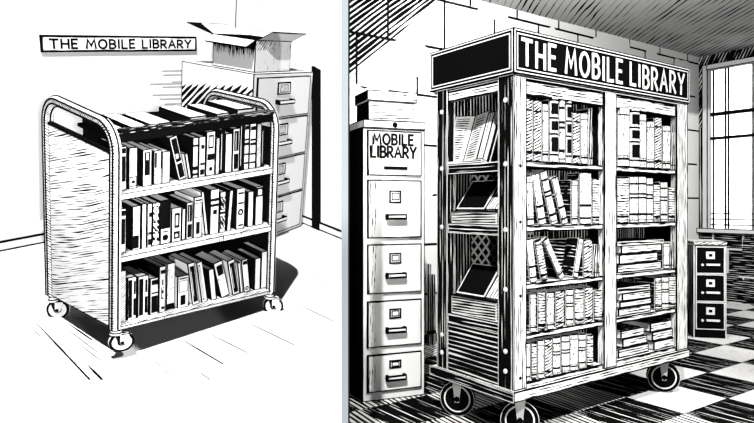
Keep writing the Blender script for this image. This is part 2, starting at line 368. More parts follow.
mb = MB(); mb.box(2.065, 2.08, -1.5, 1.585, LFZ, LFZ + .065, 0); lstruct(mb, 'baseboard_right', LBB)

# ---- book cart
cart = thing('book_cart', 'white metal book cart on casters with rounded tubular end handles', 'book cart', ML, (D0 / 2, D1 / 2, LFZ), warp=warp)
RT = .0225
def arch(x):
    y0, y1, rad = .0, D1, .11; pts = [(x, y0, .0), (x, y0, .3), (x, y0, .6)]
    for i in range(9): a = R(180 - 90 * i / 8) ; pts.append((x, y0 + rad + rad * math.cos(a), .985 - rad + rad * math.sin(a)))
    for i in range(9): a = R(90 - 90 * i / 8); pts.append((x, y1 - rad + rad * math.cos(a), .985 - rad + rad * math.sin(a)))
    return pts + [(x, y1, .6), (x, y1, .3), (x, y1, 0)]
for x in (0, D0):
    mb = MB(); mb.tube(arch(x), RT, 12, 0, up=(1, 0, 0)); 
    mb.build('end_frame', TUBE, cart)
    # drawn edge lines: a slim raised seam along each side of the tube
    mb = MB()
    for (dx, dr) in ((-.0212, -.010), (-.0212, .012), (.0, .0235), (0, -.0235), (.0215, .0)):
        P = []; A = arch(x); cy, cz = D1 / 2, .5
        for i, p in enumerate(A):
            t = Vector(A[min(i + 1, len(A) - 1)]) - Vector(A[max(i - 1, 0)]); t.normalize(); n = Vector((0, -t.z, t.y))
            P.append((p[0] + dx, p[1] + n.y * dr, p[2] + n.z * dr))
        mb.tube(P, .0042, 5, 0, up=(1, 0, 0))
    mb.build('frame_seam', K, cart)
for x in (0, D0):
    mb = MB(); mb.box(x - .008, x + .008, .02, D1 - .02, .0, .865, 0, {'+x': 1} if x == 0 else {'-x': 1}); mb.build('side_panel', [PANEL, K], cart)
    mb = MB(); mb.box(x - .012, x + .012, .02, D1 - .02, .865, .875, 0); mb.build('panel_rim', K, cart)
ZS = [.01, .375, .683]
for i, z in enumerate(ZS):
    mb = MB(); th = .02 if i == 0 else .03
    mb.box(.009, D0 - .009, -.012, D1 + .012, z - th, z, 2, {'-y': 0, '+z': 1, '-z': 2}); mb.build('shelf', [SHELFG, SHELFT, K], cart)
    mb = MB(); mb.box(.009, D0 - .009, -.0145, -.012, z - .0035, z, 0); mb.box(.009, D0 - .009, -.0145, -.012, z - th, z - th + .0035, 0); mb.build('shelf_edge_line', K, cart)
mb = MB(); mb.box(.009, D0 - .009, .27, .29, -.01, .93, 0); mb.build('centre_panel', K, cart)
mb = MB(); mb.box(-.005, D0 + .005, .0, .31, .915, .93, 0, {'+z': 0, '-y': 1}); mb.build('top_tray', [K, K], cart)
mb = MB(); mb.box(.02, D0 - .02, -.004, .0, .925, .955, 0); mb.box(.02, D0 - .02, -.012, .03, .955, .972, 1); mb.box(.02, D0 - .02, .31, .316, .915, .95, 0)
mb.build('tray_rail', [K, TRAYG], cart)
def caster(parent, x, y, top, ang, sz=1.0, fork_mats=(W, K), wheel_mats=None, rad=.042, wd=.024, off=.022, ring=True, wobj=None):
    """swivel caster: stem rings and fork (a part) with its wheel as sub-part; ang = heading of the wheel plane"""
    zc = wobj; ca, sa = math.cos(ang), math.sin(ang); cx, cy = x - ca * off, y - sa * off; ax = Vector((-sa, ca, 0))
    mb = MB()
    if ring:
        mb.lathe([(0, top, 0), (.017, top, 0), (.017, top - .012, 1), (.024, top - .014, 0), (.024, top - .022, 1), (.02, top - .025, 1), (.027, top - .028, 0), (.027, top - .036, 1), (0, top - .037, 1)], (x, y, 0), (0, 0, 1), 18)
        ft = top - .034; fk = 1.0
    else:
        ft = top; fk = .5
    for sgn in (-1, 1):
        o2 = ax * sgn * (wd / 2 + .006); t2 = ax * sgn * .0025
        Pt = [Vector((cx + ca * .6 * rad * fk, cy + sa * .6 * rad * fk, ft)), Vector((cx - ca * .6 * rad * fk, cy - sa * .6 * rad * fk, ft)), Vector((cx - ca * .25 * rad * fk, cy - sa * .25 * rad * fk, zc - .2 * rad)), Vector((cx + ca * .25 * rad * fk, cy + sa * .25 * rad * fk, zc - .2 * rad))]
        a = [p + o2 - t2 for p in Pt]; b = [p + o2 + t2 for p in Pt]
        mb.poly(a, 0); mb.poly(b[::-1], 0)
        for i in range(4): j = (i + 1) % 4; mb.poly([a[i], b[i], b[j], a[j]], 1, [(.5, .5)] * 4)
        c = Vector((cx, cy, zc)) + o2 + t2 * 1.2
        mb.lathe([(.16 * rad, -.0015, 1), (.16 * rad, .0015, 1), (0, .0015, 1)], c, ax * sgn, 12)
    h = ax * (wd / 2 + .0085)
    q = [Vector((cx + ca * .6 * rad * fk, cy + sa * .6 * rad * fk, ft)), Vector((cx - ca * .6 * rad * fk, cy - sa * .6 * rad * fk, ft))]
    mb.poly([q[0] - h, q[1] - h, q[1] + h, q[0] + h], 0); mb.poly([p + Vector((0, 0, -.005)) for p in (q[0] + h, q[1] + h, q[1] - h, q[0] - h)], 1)
    f = mb.build('caster_fork', [ink_or(fork_mats[0]), fork_mats[1]], parent)
    mb = MB(); r, hh = rad, wd / 2
    if wheel_mats == 'dark':
        pr = [(0, -hh, 1), (.16 * r, -hh, 0), (.68 * r, -hh - .001, 1), (.76 * r, -hh - .001, 0), (.96 * r, -hh * .9, 1), (.985 * r, -hh * .85, 0), (r, -hh * .7, 0), (r, hh * .7, 0), (.985 * r, hh * .85, 1), (.96 * r, hh * .9, 0), (.76 * r, hh + .001, 1), (.68 * r, hh + .001, 0), (.16 * r, hh, 1), (0, hh, 1)]
    else:
        pr = [(0, -hh, 1), (.3 * r, -hh, 0), (.36 * r, -hh, 1), (.78 * r, -hh, 0), (r, -hh * .85, 0), (r, -hh * .6, 1), (r, hh * .6, 0), (r, hh * .85, 0), (.78 * r, hh, 1), (.36 * r, hh, 0), (.3 * r, hh, 1), (0, hh, 1)]
    mb.lathe(pr, (cx, cy, zc), ax, 32)
    mb.build('wheel', [RUB, W if wheel_mats != 'dark' else ink_or('CR')], f)
_c = {}
def ink_or(x):
    if isinstance(x, str):
        if x not in _c: _c[x] = ink('cream_paper', CR)
        return _c[x]
    return x
for (x, y, a) in ((.01, .01, 165), (.01, D1 - .0, 135), (D0 - .01, .0, 150), (D0 - .01, D1, 160)):
    caster(cart, x, y, 0, R(a), wobj=LFZ + .054, fork_mats=(WT, K), rad=.054, wd=.026)

# ---- the books on the cart
ORD = ['first', 'second', 'third', 'fourth', 'fifth', 'sixth', 'seventh', 'eighth', 'ninth', 'tenth', 'eleventh', 'twelfth',
       'thirteenth', 'fourteenth', 'fifteenth', 'sixteenth', 'seventeenth', 'eighteenth', 'nineteenth', 'twentieth']
def circle(cx, cz, r, n=14): return [(cx + r * math.cos(2 * math.pi * i / n), cz + r * math.sin(2 * math.pi * i / n)) for i in range(n)]
# style -> (cover, spine, marks); marks in fractions of the spine: (x0, z0, x1, z1, colour) or ('o', cx, cz, r, colour)
LST = {
 'kframe': ('K', 'W', [(.14, .04, .86, .14, 'W'), (.14, .20, .86, .78, 'K'), (.14, .84, .86, .96, 'K')]),
 'dot':    ('K', 'W', [(.12, .05, .88, .30, 'K'), (.2, .08, .8, .27, 'W'), ('o', .5, .17, .22, 'K')]),
 'inset':  ('K', 'W', [(.2, .30, .8, .93, 'K'), (.38, .72, .62, .9, 'W')]),
 'halfk':  ('K', 'W', [(.0, .0, 1, .45, 'H'), (.12, .5, .4, .95, 'K')]),
 'plain':  ('K', 'W', []),
 'plainw': ('W', 'W', [(.1, .03, .9, .05, 'K')]),
 'kbook':  ('K', 'W', [(.16, .05, .84, .38, 'K'), (.16, .42, .84, .95, 'K'), (.3, .5, .6, .6, 'W')]),
 'bands':  ('K', 'W', [(0, .07, 1, .13, 'K'), (.1, .2, .9, .3, 'K'), (0, .78, 1, .83, 'K')]),
 'squares':('K', 'W', [(.2, .06, .85, .2, 'K'), (.2, .3, .85, .36, 'K'), (.3, .7, .8, .8, 'K')]),
 'label':  ('K', 'W', [(.2, .62, .8, .92, 'K'), (.32, .66, .68, .88, 'W'), (.1, .36, .9, .5, 'K'), ('o', .5, .16, .2, 'K')]),
 'grey':   ('K', 'H', []),
 'black':  ('K', 'K', [(.2, .1, .3, .9, 'W')]),
 'window': ('K', 'W', [(.16, .48, .84, .94, 'K'), (.16, .06, .84, .42, 'K'), (.4, .5, .46, .9, 'W')]),
 'stripes':('K', 'W', [(.1, .12, .9, .16, 'K'), (.1, .3, .9, .34, 'K'), (.1, .5, .9, .56, 'K'), (.1, .6, .9, .64, 'K'), (.1, .82, .9, .9, 'K')]),
 'scrib':  ('K', 'S', [(0, .04, 1, .10, 'W'), (0, .92, 1, .97, 'W')]),
 'klabel': ('K', 'K', [(.1, .03, .9, .36, 'W'), ('o', .5, .16, .3, 'K'), (.2, .28, .8, .31, 'K')]),
 'ovals':  ('W', 'W', [(.2, .1, .85, .32, 'K'), ('o', .5, .2, .16, 'W'), (.25, .42, .8, .85, 'K'), (.4, .5, .62, .78, 'W')]),
 'base':   ('K', 'W', [(.08, .05, .8, .34, 'K'), (.05, .52, .9, .53, 'K'), (.05, .68, .9, .69, 'K')]),
 'split':  ('K', 'W', [(0, .62, 1, .68, 'K'), (.0, .74, 1, .80, 'K'), (.3, .45, .75, .55, 'K')]),
 'diag':   ('K', 'W', [(.1, .56, .9, .9, 'S'), (.1, .1, .9, .42, 'S'), (0, .46, 1, .52, 'K')]),
 'kcirc':  ('K', 'W', [('o', .5, .42, .34, 'K'), ('o', .5, .42, .14, 'W'), (.15, .86, .85, .9, 'K'), (.2, .08, .8, .12, 'K'), (.15, .62, .85, .66, 'K')]),
 'ktop':   ('K', 'W', [(.0, .74, 1, .97, 'K'), (.3, .78, .8, .92, 'W')]),
 'hatch':  ('W', 'H', []),
 'panels': ('K', 'W', [(.1, .06, .5, .94, 'K'), (.62, .1, .9, .5, 'K'), (.66, .6, .86, .9, 'K')]),
 'blocks': ('K', 'W', [(.15, .06, .9, .52, 'K'), (.15, .58, .9, .62, 'K'), (.15, .82, .9, .95, 'K')]),
 'marks':  ('K', 'W', [(.3, .3, .7, .55, 'S'), (.2, .84, .9, .92, 'K'), (.4, .6, .6, .72, 'K'), (.3, .08, .8, .14, 'K')]),
 'footk':  ('W', 'H2', [(.0, .03, .95, .16, 'K')]),
 'tworect':('W', 'W', [(.12, .5, .88, .86, 'K'), (.17, .52, .83, .84, 'W'), (.12, .9, .88, .94, 'K'), (.25, .1, .7, .4, 'K')]),
 'framek': ('W', 'W', [(.2, .06, .84, .92, 'K'), (.3, .2, .36, .8, 'W')]),
 'frame2': ('W', 'W', [(.22, .06, .5, .94, 'K'), (.3, .1, .42, .9, 'W')]),
 'sq':     ('K', 'W', [(.2, .62, .88, .9, 'K'), (.1, .5, .2, .55, 'K')]),
 'dotb':   ('W', 'W', [('o', .5, .12, .3, 'K'), ('o', .5, .12, .12, 'W'), (.15, .85, .85, .95, 'K')])}
LOOK = {'kframe': 'white framed black spine', 'dot': 'small dot label low on white spine', 'inset': 'black inset on white spine', 'halfk': 'spine hatched dark below',
 'plain': 'plain white spine', 'plainw': 'thin plain white spine', 'kbook': 'black spine panels', 'bands': 'narrow black bands', 'squares': 'black squares on white spine',
 'label': 'white spine, black block and dot', 'grey': 'finely hatched grey spine', 'black': 'all black spine', 'window': 'two black window panels', 'stripes': 'several black stripes',
 'scrib': 'scribbled spine', 'klabel': 'black spine, white foot label', 'ovals': 'black panels with white centres', 'base': 'black square at foot', 'split': 'two black bars near top',
 'diag': 'scrawled panels', 'kcirc': 'big black ring', 'ktop': 'black block at top', 'hatch': 'wholly hatched pale spine', 'panels': 'long black upright panels', 'blocks': 'stacked black blocks',
 'marks': 'inky marks down white spine', 'footk': 'pale spine, black foot', 'tworect': 'framed white label', 'framek': 'long black framed panel', 'frame2': 'narrow framed strip',
 'sq': 'black square near top', 'dotb': 'ringed dot at foot'}
BK_M = {'K': 0, 'W': 1, 'H': 2, 'S': 3, 'H2': 4}
BFINE = ink('book_faint_hatch', WH, BK, .004, [dict(angle=12, spacing=.01, thick=.0, vary=.8, length=.03)])
def left_book(x0, x1, ytop, dx, style, zi, idx, n, y0=.03, dep=.16):
    z = ZS[zi]; rowname = ('bottom', 'middle', 'top')[zi]
    g = lambda u, v: lhit(u, v, y0)
    # photo row of the shelf at this column
    q = ML @ Vector(warp((.4, y0, z)))
    def xs(u):                                    # x at the shelf height for photo column u
        lo, hi = -.1, 1.0
        for _ in range(30):
            mid = (lo + hi) / 2; q = ML @ Vector(warp((mid, y0, z))); c = PX + FPX * q.x / q.y
            if c < u: lo = mid
            else: hi = mid
        return lo
    X0, X1 = xs(x0), xs(x1); xt, zt = g(x0 + dx, ytop)
    a = math.atan2(xt - X0, zt - z) if dx else 0.0
    h = math.hypot(xt - X0, zt - z) if dx else zt - z
    wd = (X1 - X0) * math.cos(a)
    if dx == 0: X0 = X0
    wd = max(.008, wd - .0015)
    ca, sa = math.cos(a), math.sin(a); lift = wd * sa if a > 0 else 0
    T = lambda p: (X0 + p[0] * ca + p[2] * sa, y0 + p[1], z + .0005 + lift - p[0] * sa + p[2] * ca)
    cov, spn, marks = LST[style]
    adj = ('left-leaning ' if a < -.06 else 'right-leaning ' if a > .06 else ('tall ' if h > .235 else 'short ' if h < .19 else ''))
    lab = f"{adj}book with {LOOK[style]}, {ORD[idx]} from left on cart's {rowname} shelf"
    o = thing('book', lab, 'book', ML, (X0, y0 + dep / 2, z), f"books standing on the cart's {rowname} shelf", warp)
    t = min(.0035, wd * .2); cm = BK_M[cov]; mm = [K, W, BHATCH, BSCRIB, BFINE, WT]
    mb = MB(); sp = {'-y': BK_M[spn] if spn != 'W' else 5}
    mb.box(0, t, 0.0, dep, 0, h, cm if cm == 0 else 5, dict(sp), T); mb.box(wd - t, wd, 0, dep, 0, h, cm if cm == 0 else 5, dict(sp), T)
    mb.box(0, wd, -.003, .003, 0, h, 5 if cm else 0, sp, T)
    pb = MB(); pb.box(t, wd - t, .003, dep - .004, .003, h - .0025, 0, {'+z': 1}, T); pb.build('page_block', [BPAGE, ink_page], o)
    if 1:
        e = -.0034
        for mk in marks:
            if mk[0] == 'o':
                r = mk[3] * wd; pts = circle(mk[1] * wd, mk[2] * h, min(r, wd * .42))
                e -= .0006
                mb.poly([T((p[0], e, p[1])) for p in pts], BK_M[mk[4]], [(.5, .5)] * len(pts))
            else:
                x_0, z_0, x_1, z_1, c = mk; e -= .0004
                U, V = (x_1 - x_0) * wd, (z_1 - z_0) * h
                mb.poly([T((x_0 * wd, e, z_0 * h)), T((x_1 * wd, e, z_0 * h)), T((x_1 * wd, e, z_1 * h)), T((x_0 * wd, e, z_1 * h))], BK_M[c], [(0, 0), (U, 0), (U, V), (0, V)])
        mb.build('cover', mm, o)
ink_page = ink('page_tops', WH, BK, .0022)
TOPB = [(117.5, 126.5, 147, 0, 'kframe'), (128.3, 137.3, 148, 0, 'dot'), (142, 151.5, 150, 0, 'inset'), (153, 161, 151, 0, 'halfk'), (161.5, 169.7, 152, 0, 'plain'),
        (178.5, 187, 138, -10, 'kbook'), (188.3, 191.5, 154, -4, 'plainw'), (191.8, 197.6, 138, 0, 'bands'), (198, 204.8, 137, 0, 'squares'), (205.4, 214.5, 132, 0, 'label'),
        (214.9, 219, 138, 0, 'grey'), (219.4, 223.8, 130, 0, 'black'), (224.3, 231.3, 134, 0, 'plain'), (231.8, 238.8, 129, 0, 'window'), (239, 243, 119, 0, 'black'),
        (243.2, 248.2, 121, 0, 'stripes'), (248.5, 255.2, 122, 0, 'stripes'), (255.6, 260.4, 124, 0, 'grey'), (260.7, 264, 127, 0, 'black')]
MIDB = [(117.6, 126, 209.6, 0, 'kframe'), (131.7, 140.3, 206.7, 0, 'base'), (141, 146.2, 204, 0, 'plain'), (146.5, 151.6, 204, 0, 'squares'), (152, 158.9, 203, 0, 'scrib'),
        (159.5, 170.2, 201, 0, 'klabel'), (171, 180.9, 208.6, 0, 'ovals'), (181.2, 185, 209, 0, 'plainw'), (185.6, 192.3, 203, 0, 'window'), (193, 201.7, 197.7, 0, 'tworect'),
        (205, 208, 192, -4.2, 'plainw'), (209.3, 218.3, 190, 0, 'split'), (218.8, 224.9, 192.3, 0, 'diag'), (226.3, 230, 190.5, 3.4, 'plain'), (235.5, 244, 189, 0, 'kcirc'),
        (247, 252.6, 192, 0, 'plain'), (254.5, 262.2, 187, 0, 'ktop')]
BOTB = [(117.4, 126, 271.5, 0, 'hatch'), (127, 136.3, 278, 0, 'panels'), (137.3, 148.2, 277, 0, 'panels'), (149.4, 158, 279, 0, 'blocks'), (158.4, 165.2, 267, 0, 'marks'),
        (166, 174.5, 264, 0, 'footk'), (177, 188.2, 277, 0, 'tworect'), (192.3, 199.4, 264, -5, 'framek'), (201.7, 207.6, 263, -5.5, 'frame2'), (211, 216.5, 270, -3, 'plain'),
        (221, 230, 264, -8, 'sq'), (232.6, 239.8, 261.5, -5.5, 'framek'), (240.2, 243, 263, -3, 'plainw'), (243.8, 250, 260.5, -2.8, 'dotb'), (254, 259.8, 258.7, 0, 'plain'), (260.3, 266.2, 252, 0, 'plain')]
for zi, row in ((2, TOPB), (1, MIDB), (0, BOTB)):
    for i, b in enumerate(row): left_book(*b, zi, i, len(row))
# books lying across the top tray
TB = [(.0, .07, .045, .19, .93, 'white book lying on cart tray inside the left handle arch'),
      (.095, .17, .02, .29, .935, 'large white book lying flat on cart tray just behind the left handle'),
      (.20, .31, .02, .29, .93, 'wide white book lying flat, second of the row on the cart tray'),
      (.37, .47, .02, .27, .955, 'black sided white topped book lying at the middle of the cart tray'),
      (.52, .60, .02, .26, .955, 'white topped thin book lying right of the middle on the cart tray'),
      (.66, .77, .04, .29, .96, 'white book nearest the right handle on the cart tray')]
for i, (a, b, y0, y1, zt, lab) in enumerate(TB):
    o = thing('book', lab, 'book', ML, ((a + b) / 2, (y0 + y1) / 2, .93), 'books lying on the cart tray', warp)
    z1 = zt + .028
    mb = MB(); mb.box(a, b, y0, y1, .9305, .936, 0); mb.box(a, b, y0, y1, z1 - .005, z1, 1, {'-y': 0, '-x': 0}); mb.box(a, a + .004, y0, y1, .9305, z1, 0); mb.build('cover', [K, WO], o)
    mb = MB(); mb.box(a + .004, b - .004, y0 + .004, y1 - .004, .936, z1 - .005); mb.build('page_block', PAGEH, o)

# ---- filing cabinet behind the cart
FC = ML @ Matrix.Translation((1.375, .79, LFZ)) @ Matrix.Rotation(.17, 4, 'Z'); FW, FD, FH = .655, .641, 1.197
def handle_mb(mb, cx, z, wd, y=-.0, dep=.03, hh=.012, mats=(0, 1)):
    mb.box(cx - wd / 2, cx + wd / 2, y - dep, y - dep + .009, z - hh, z + hh, mats[0], {'-z': mats[1]})
    for s in (-1, 1): mb.box(cx + s * (wd / 2 - .008) - .008, cx + s * (wd / 2 - .008) + .008, y - dep + .009, y, z - hh, z + hh, mats[1])
    mb.box(cx - wd / 2, cx + wd / 2, y - dep, y, z - hh - .004, z - hh, mats[1])
cab = thing('filing_cabinet', 'white four-drawer filing cabinet behind the cart, with an open carton on top', 'filing cabinet', FC, (FW / 2, FD / 2, 0))
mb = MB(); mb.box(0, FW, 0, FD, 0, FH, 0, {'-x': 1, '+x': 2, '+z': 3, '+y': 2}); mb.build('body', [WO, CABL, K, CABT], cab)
for k in range(4):
    z0 = .03 + k * .288; z1 = z0 + .278
    mb = MB(); mb.box(.03, FW - .045, -.014, 0, z0, z1, 0, {'+x': 1, '-x': 1, '-z': 1}); d = mb.build('drawer', [WO, K], cab)
    cx = FW * .46
    mb = MB(); mb.box(cx - .07, cx + .07, -.020, -.014, z1 - .12, z1 - .035, 0); mb.box(cx - .045, cx + .045, -.022, -.020, z1 - .105, z1 - .05, 1); mb.build('label_holder', [WO2, BHATCH], d)
    mb = MB(); handle_mb(mb, cx + .0, z1 - .165, .17, -.014, .04, .014); mb.build('handle', [WO, K], d)
# open carton
BX = FC @ Matrix.Translation((.045, .035, FH + .001)) @ Matrix.Rotation(.02, 4, 'Z')
bx0, bx1, by0, by1, bh = .0, .385, .0, .36, .205
bx = thing('cardboard_box', 'open cardboard box with spread flaps on top of the white filing cabinet', 'box', BX, ((bx0 + bx1) / 2, .2, 0))
mb = MB(); t = .006
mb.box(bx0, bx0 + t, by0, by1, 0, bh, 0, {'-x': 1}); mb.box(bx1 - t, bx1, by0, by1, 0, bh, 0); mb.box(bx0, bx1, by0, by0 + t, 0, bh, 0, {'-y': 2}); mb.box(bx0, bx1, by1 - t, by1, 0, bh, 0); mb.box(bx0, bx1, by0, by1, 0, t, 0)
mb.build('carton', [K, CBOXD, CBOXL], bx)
def flap(p0, p1, out, lab=None):
    p0, p1, o = Vector(p0), Vector(p1), Vector(out); mb = MB(); n = (p1 - p0).cross(o).normalized() * .003
    q = [p0, p1, p1 + o, p0 + o]; mb.poly([a + n for a in q], 0); mb.poly([a - n for a in q][::-1], 0)
    for i in range(4): j = (i + 1) % 4; mb.poly([q[i] - n, q[j] - n, q[j] + n, q[i] + n], 1, [(.5, .5)] * 4)
    mb.build('flap', [WO, K], bx)
flap((bx0, by0, bh), (bx0, by1, bh), (-.09, -.02, -.045)); flap((bx1, by0, bh), (bx1, by1, bh), (.11, .03, .03))
flap((bx0, by1, bh), (bx1, by1, bh), (-.12, .12, .06)); flap((bx0 + .01, by0, bh), (bx1, by0, bh), (.10, -.05, .06))

# ---- wall sign
p0 = hit(42, 52.5, ML, 1, 1.58); p1 = hit(197, 51.3, ML, 1, 1.58); pt = hit(42, 35, ML, 1, 1.58); SH = .128
sg = thing('wall_sign', 'small white framed sign reading THE MOBILE LIBRARY on the left wall', 'sign', ML, ((p0.x + p1.x) / 2, 1.59, p0.z))
ex = Vector((p1.x - p0.x, 0, p1.z - p0.z)); sl = ex.length; ex.normalize(); ez = Vector((-ex.z, 0, ex.x)); SH = (pt - Vector(p0)).dot(ez)
Ts = lambda p: tuple(Vector((p0.x, p[1], p0.z)) + ex * p[0] + ez * p[2])
mb = MB(); mb.box(0, sl, 1.585, 1.6, 0, SH, 0, T=Ts); mb.build('sign_board', ink('sign_paper', WH, BK, .013), sg)
mb = MB(); lettering(mb, 'THE MOBILE LIBRARY', Ts((.05, 1.585, SH * .24)), ex, ez, (0, -1, 0), SH * .52, sl - .10, .0125, gap=.32, space=.6, wonk=.03); mb.build('sign_lettering', K, sg)

# ================================================================== THE RIGHT ROOM
WX0 = Matrix.Rotation(YAW, 4, 'Z')
RB = Matrix.Translation((.46, 5.4, 0)) @ WX0            # back wall frame: x along the wall, y into it
CE = 3.1; XC = 4.47
def rclip(o):
    c, n = cutp(349.7); clip(o, c, -n); return o
mb = MB(); mb.box(-2, XC, 0, .08, 0, CE, 0)
o = struct(mb.build('wall_back', BRICK, frame=RB)); rclip(o)
WY0, WY1, WZ0, WZ1 = -1.30, -.10, .90, 2.93               # window opening in the right wall (y along the wall)
mb = MB()
def rw(y0, y1, z0, z1, m): mb.poly([(XC, y1, z0), (XC, y0, z0), (XC, y0, z1), (XC, y1, z1)], m, [(-y1, z0), (-y0, z0), (-y0, z1), (-y1, z1)])
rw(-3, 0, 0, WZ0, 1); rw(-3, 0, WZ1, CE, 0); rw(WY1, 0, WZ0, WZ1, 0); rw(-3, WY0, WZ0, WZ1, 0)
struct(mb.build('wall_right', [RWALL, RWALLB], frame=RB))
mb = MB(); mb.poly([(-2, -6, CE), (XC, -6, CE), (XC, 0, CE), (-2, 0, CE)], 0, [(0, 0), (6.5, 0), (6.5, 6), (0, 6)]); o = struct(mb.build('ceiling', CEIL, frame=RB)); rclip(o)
c = RB @ Vector((0, -1.6, 0))
clip(o, c, RB.to_3x3() @ Vector((0, -1, 0)))
# floor tiles
mb = MB(); TS = .50; TV = .375; mc = RB
for i in range(-8, 12):
    for j in range(-16, 0):
        x, y = i * TS + .03, j * TV
        x2, y2 = min(x + TS, XC), y + TV
        if x >= XC: continue
        k = (i + j) % 2
        m = 1 if k else 0
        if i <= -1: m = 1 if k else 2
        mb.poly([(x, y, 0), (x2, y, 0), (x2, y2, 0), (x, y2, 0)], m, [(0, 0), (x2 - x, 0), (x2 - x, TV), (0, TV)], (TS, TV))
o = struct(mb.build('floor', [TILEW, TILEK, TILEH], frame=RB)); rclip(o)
mb = MB(); mb.box(-1.4, XC, -.015, 0, 0, .09, 0); rclip(struct(mb.build('baseboard_back', ink('baseboard_right_room', BK, CR, .006), frame=RB)))

# window
WM = RB @ Matrix.Translation((XC, 0, 0))
wn = bpy.data.objects.new('window_1', None); C.objects.link(wn); wn.matrix_world = WM; wn['kind'] = 'structure'; FR[wn.name] = (WM, (0, 0, 0), None)
mb = MB(); c = .05
mb.box(-.02, .12, WY0 - c, WY0 + .02, WZ0 - c, WZ1 + c, 0); mb.box(-.02, .12, WY1 - .02, WY1 + c, WZ0 - c, WZ1 + c, 0)
mb.box(-.02, .12, WY0, WY1, WZ1 - .02, WZ1 + c, 0); mb.build('window_frame', WO2, wn)
mb = MB(); mb.box(-.06, .12, WY0 - .1, WY1 + .1, WZ0 - .05, WZ0 + .01, 0); mb.build('window_sill', WO2, wn)
mb = MB(); zm = 2.03
for y in (WY1 - .05, WY1 - .2, WY1 - .235, -.62, -.66): mb.box(.05, .07, y - .012, y + .003, WZ0, WZ1, 0)
mb.box(.045, .075, WY0, WY1, zm, zm + .035, 0); mb.box(.045, .075, WY0, WY1, 2.33, 2.375, 0)
for z in (WZ0 + .05, WZ0 + .12, WZ0 + .19): mb.box(.055, .065, WY0, WY1, z, z + .012, 0)
mb.build('sash_bars', K, wn)
mb = MB(); mb.box(.08, .086, WY0, WY1, WZ0, WZ1, 0); mb.build('pane', SKYP, wn)

# ---- the mobile bookcase
S = 1.8; BW, BD, BH = 1.627, .645, 1.8; ZB = 1.575
case = thing('mobile_bookcase', 'tall two-bay wooden bookcase on a wheeled platform with a black header sign', 'bookcase', MR, (BW / 2, BD / 2, -PT))
XP = lambda u, v, y=.02: hit(u, v, MR, 1, y)
p_l = .012; xl1 = XP(525.5, 200).x; xm0, xm1 = XP(603, 200).x, XP(615.5, 200).x; xr0, xr1 = XP(675.5, 200).x, XP(686.5, 200).x
yb = hit(437, 200, MR, 0, .012).y; ypf = hit(498, 200, MR, 0, .012).y; ypb = hit(447, 200, MR, 0, .012).y
print('POST', xl1, xm0, xm1, xr0, xr1, 'side', yb, ypf, ypb)
def part(name, mats, *boxes, mm=None):
    mb = MB()
    for b in boxes: mb.box(*b[:6], mat=b[6] if len(b) > 6 else 0, mats=b[7] if len(b) > 7 else mm)
    return mb.build(name, mats, case)
PM = [WOODV, WOODK, K]  # left faces of posts and platform have their shade as black colour
part('post', PM, (p_l, xl1, .012, ypf, 0, ZB, 0, {'-x': 1, '+x': 2}))
part('post', PM, (p_l, p_l + .06, ypb, yb, 0, ZB, 1))
part('post', PM, (xm0, xm1, .012, .06, 0, ZB, 0))
part('post', PM, (xr0, xr1, .012, .06, 0, ZB, 0)); part('post', PM, (xr0, xr1, yb - .05, yb, 0, ZB, 0))
part('platform', [WOODH, DARKS, K], (0, BW, 0, BD, -.053, 0, 0, {'-x': 1, '+z': 0, '-z': 2}))
SZ = [1.147, .818, .5255, .273, .028]
for z in SZ:
    t = .032
    part('shelf', [WOODH, K], (xl1, xm0, .02, .24 if 0 else .13, z - t, z, 0, {'-z': 1}))
    part('shelf', [WOODH, K], (xm1, xr0, .02, .30, z - t, z, 0, {'-z': 1}))
part('top_rail', [WOODH, K], (xl1, xm0, .02, .05, ZB - .095, ZB - .02, 0, {'-z': 1})); part('top_rail', [WOODH, K], (xm1, xr0, .02, .05, ZB - .095, ZB - .02, 0, {'-z': 1}))
part('back_panel', [DARKV, K], (xl1 - .02, xm0 + .02, .13, .14, 0, ZB, 0)); part('back_panel', [DARKV, K], (xm0 + .02, xr1, .30, .31, 0, ZB, 0))
part('side_panel', [WOODV, K], (xr1 - .012, xr1, .05, yb - .04, 0, ZB, 1)); part('divider', [K], (xm0 + .02, xm0 + .03, .06, .3, 0, ZB))
NX = .27
part('niche_back', [LATT, K, DARKV], (NX, NX + .01, .14, yb, 0, 1.16, 0), (NX, NX + .01, .14, yb, 1.16, ZB, 2), (NX - .004, NX, .14, .30, 1.2, 1.40, 0))
part('niche_wall', [K, DARKV], (.03, NX, yb - .012, yb - .002, 0, ZB, 1), (NX, xr0, yb - .012, yb - .002, 0, ZB, 0))
sz = [1.147, .818, hit(498, 324, MR, 0, .03).z]
print('SZ3', sz)
for z in sz: part('side_shelf', [DARKS, K], (.02, NX, ypf, ypb, z - .05, z, 0, {'-z': 1}))
part('slatted_panel', [DARKH, K], (.022, .034, ypf, ypb, 0, sz[2] - .05, 0))
part('side_top_rail', [WOODH, K], (.02, .04, ypf, ypb, ZB - .075, ZB - .02, 0))
mb = MB()
HDR = ink('header_black_board', BK, CR, .0)
mb.box(.0, BW, .0, BD, ZB, BH, 0, {'+z': 1, '-z': 1}); hd = mb.build('header_board', [HDR, K], case)
mb = MB()
def border(f, U, V, ins, wd):
    for (a, b) in (((ins, ins), (U - ins, ins)), ((U - ins, ins), (U - ins, V - ins)), ((U - ins, V - ins), (ins, V - ins)), ((ins, V - ins), (ins, ins))):
        mb.ribbon([f(*a), f(*b)], wd, NR)
NR = (0, -1, 0); fz = lambda x, z: (x, 0, ZB + z); border(fz, BW, BH - ZB, .009, .005); border(fz, BW, BH - ZB, .026, .006)
NR = (-1, 0, 0); fz = lambda x, z: (0, x, ZB + z); border(fz, BD, BH - ZB, .009, .005); border(fz, BD, BH - ZB, .026, .006)
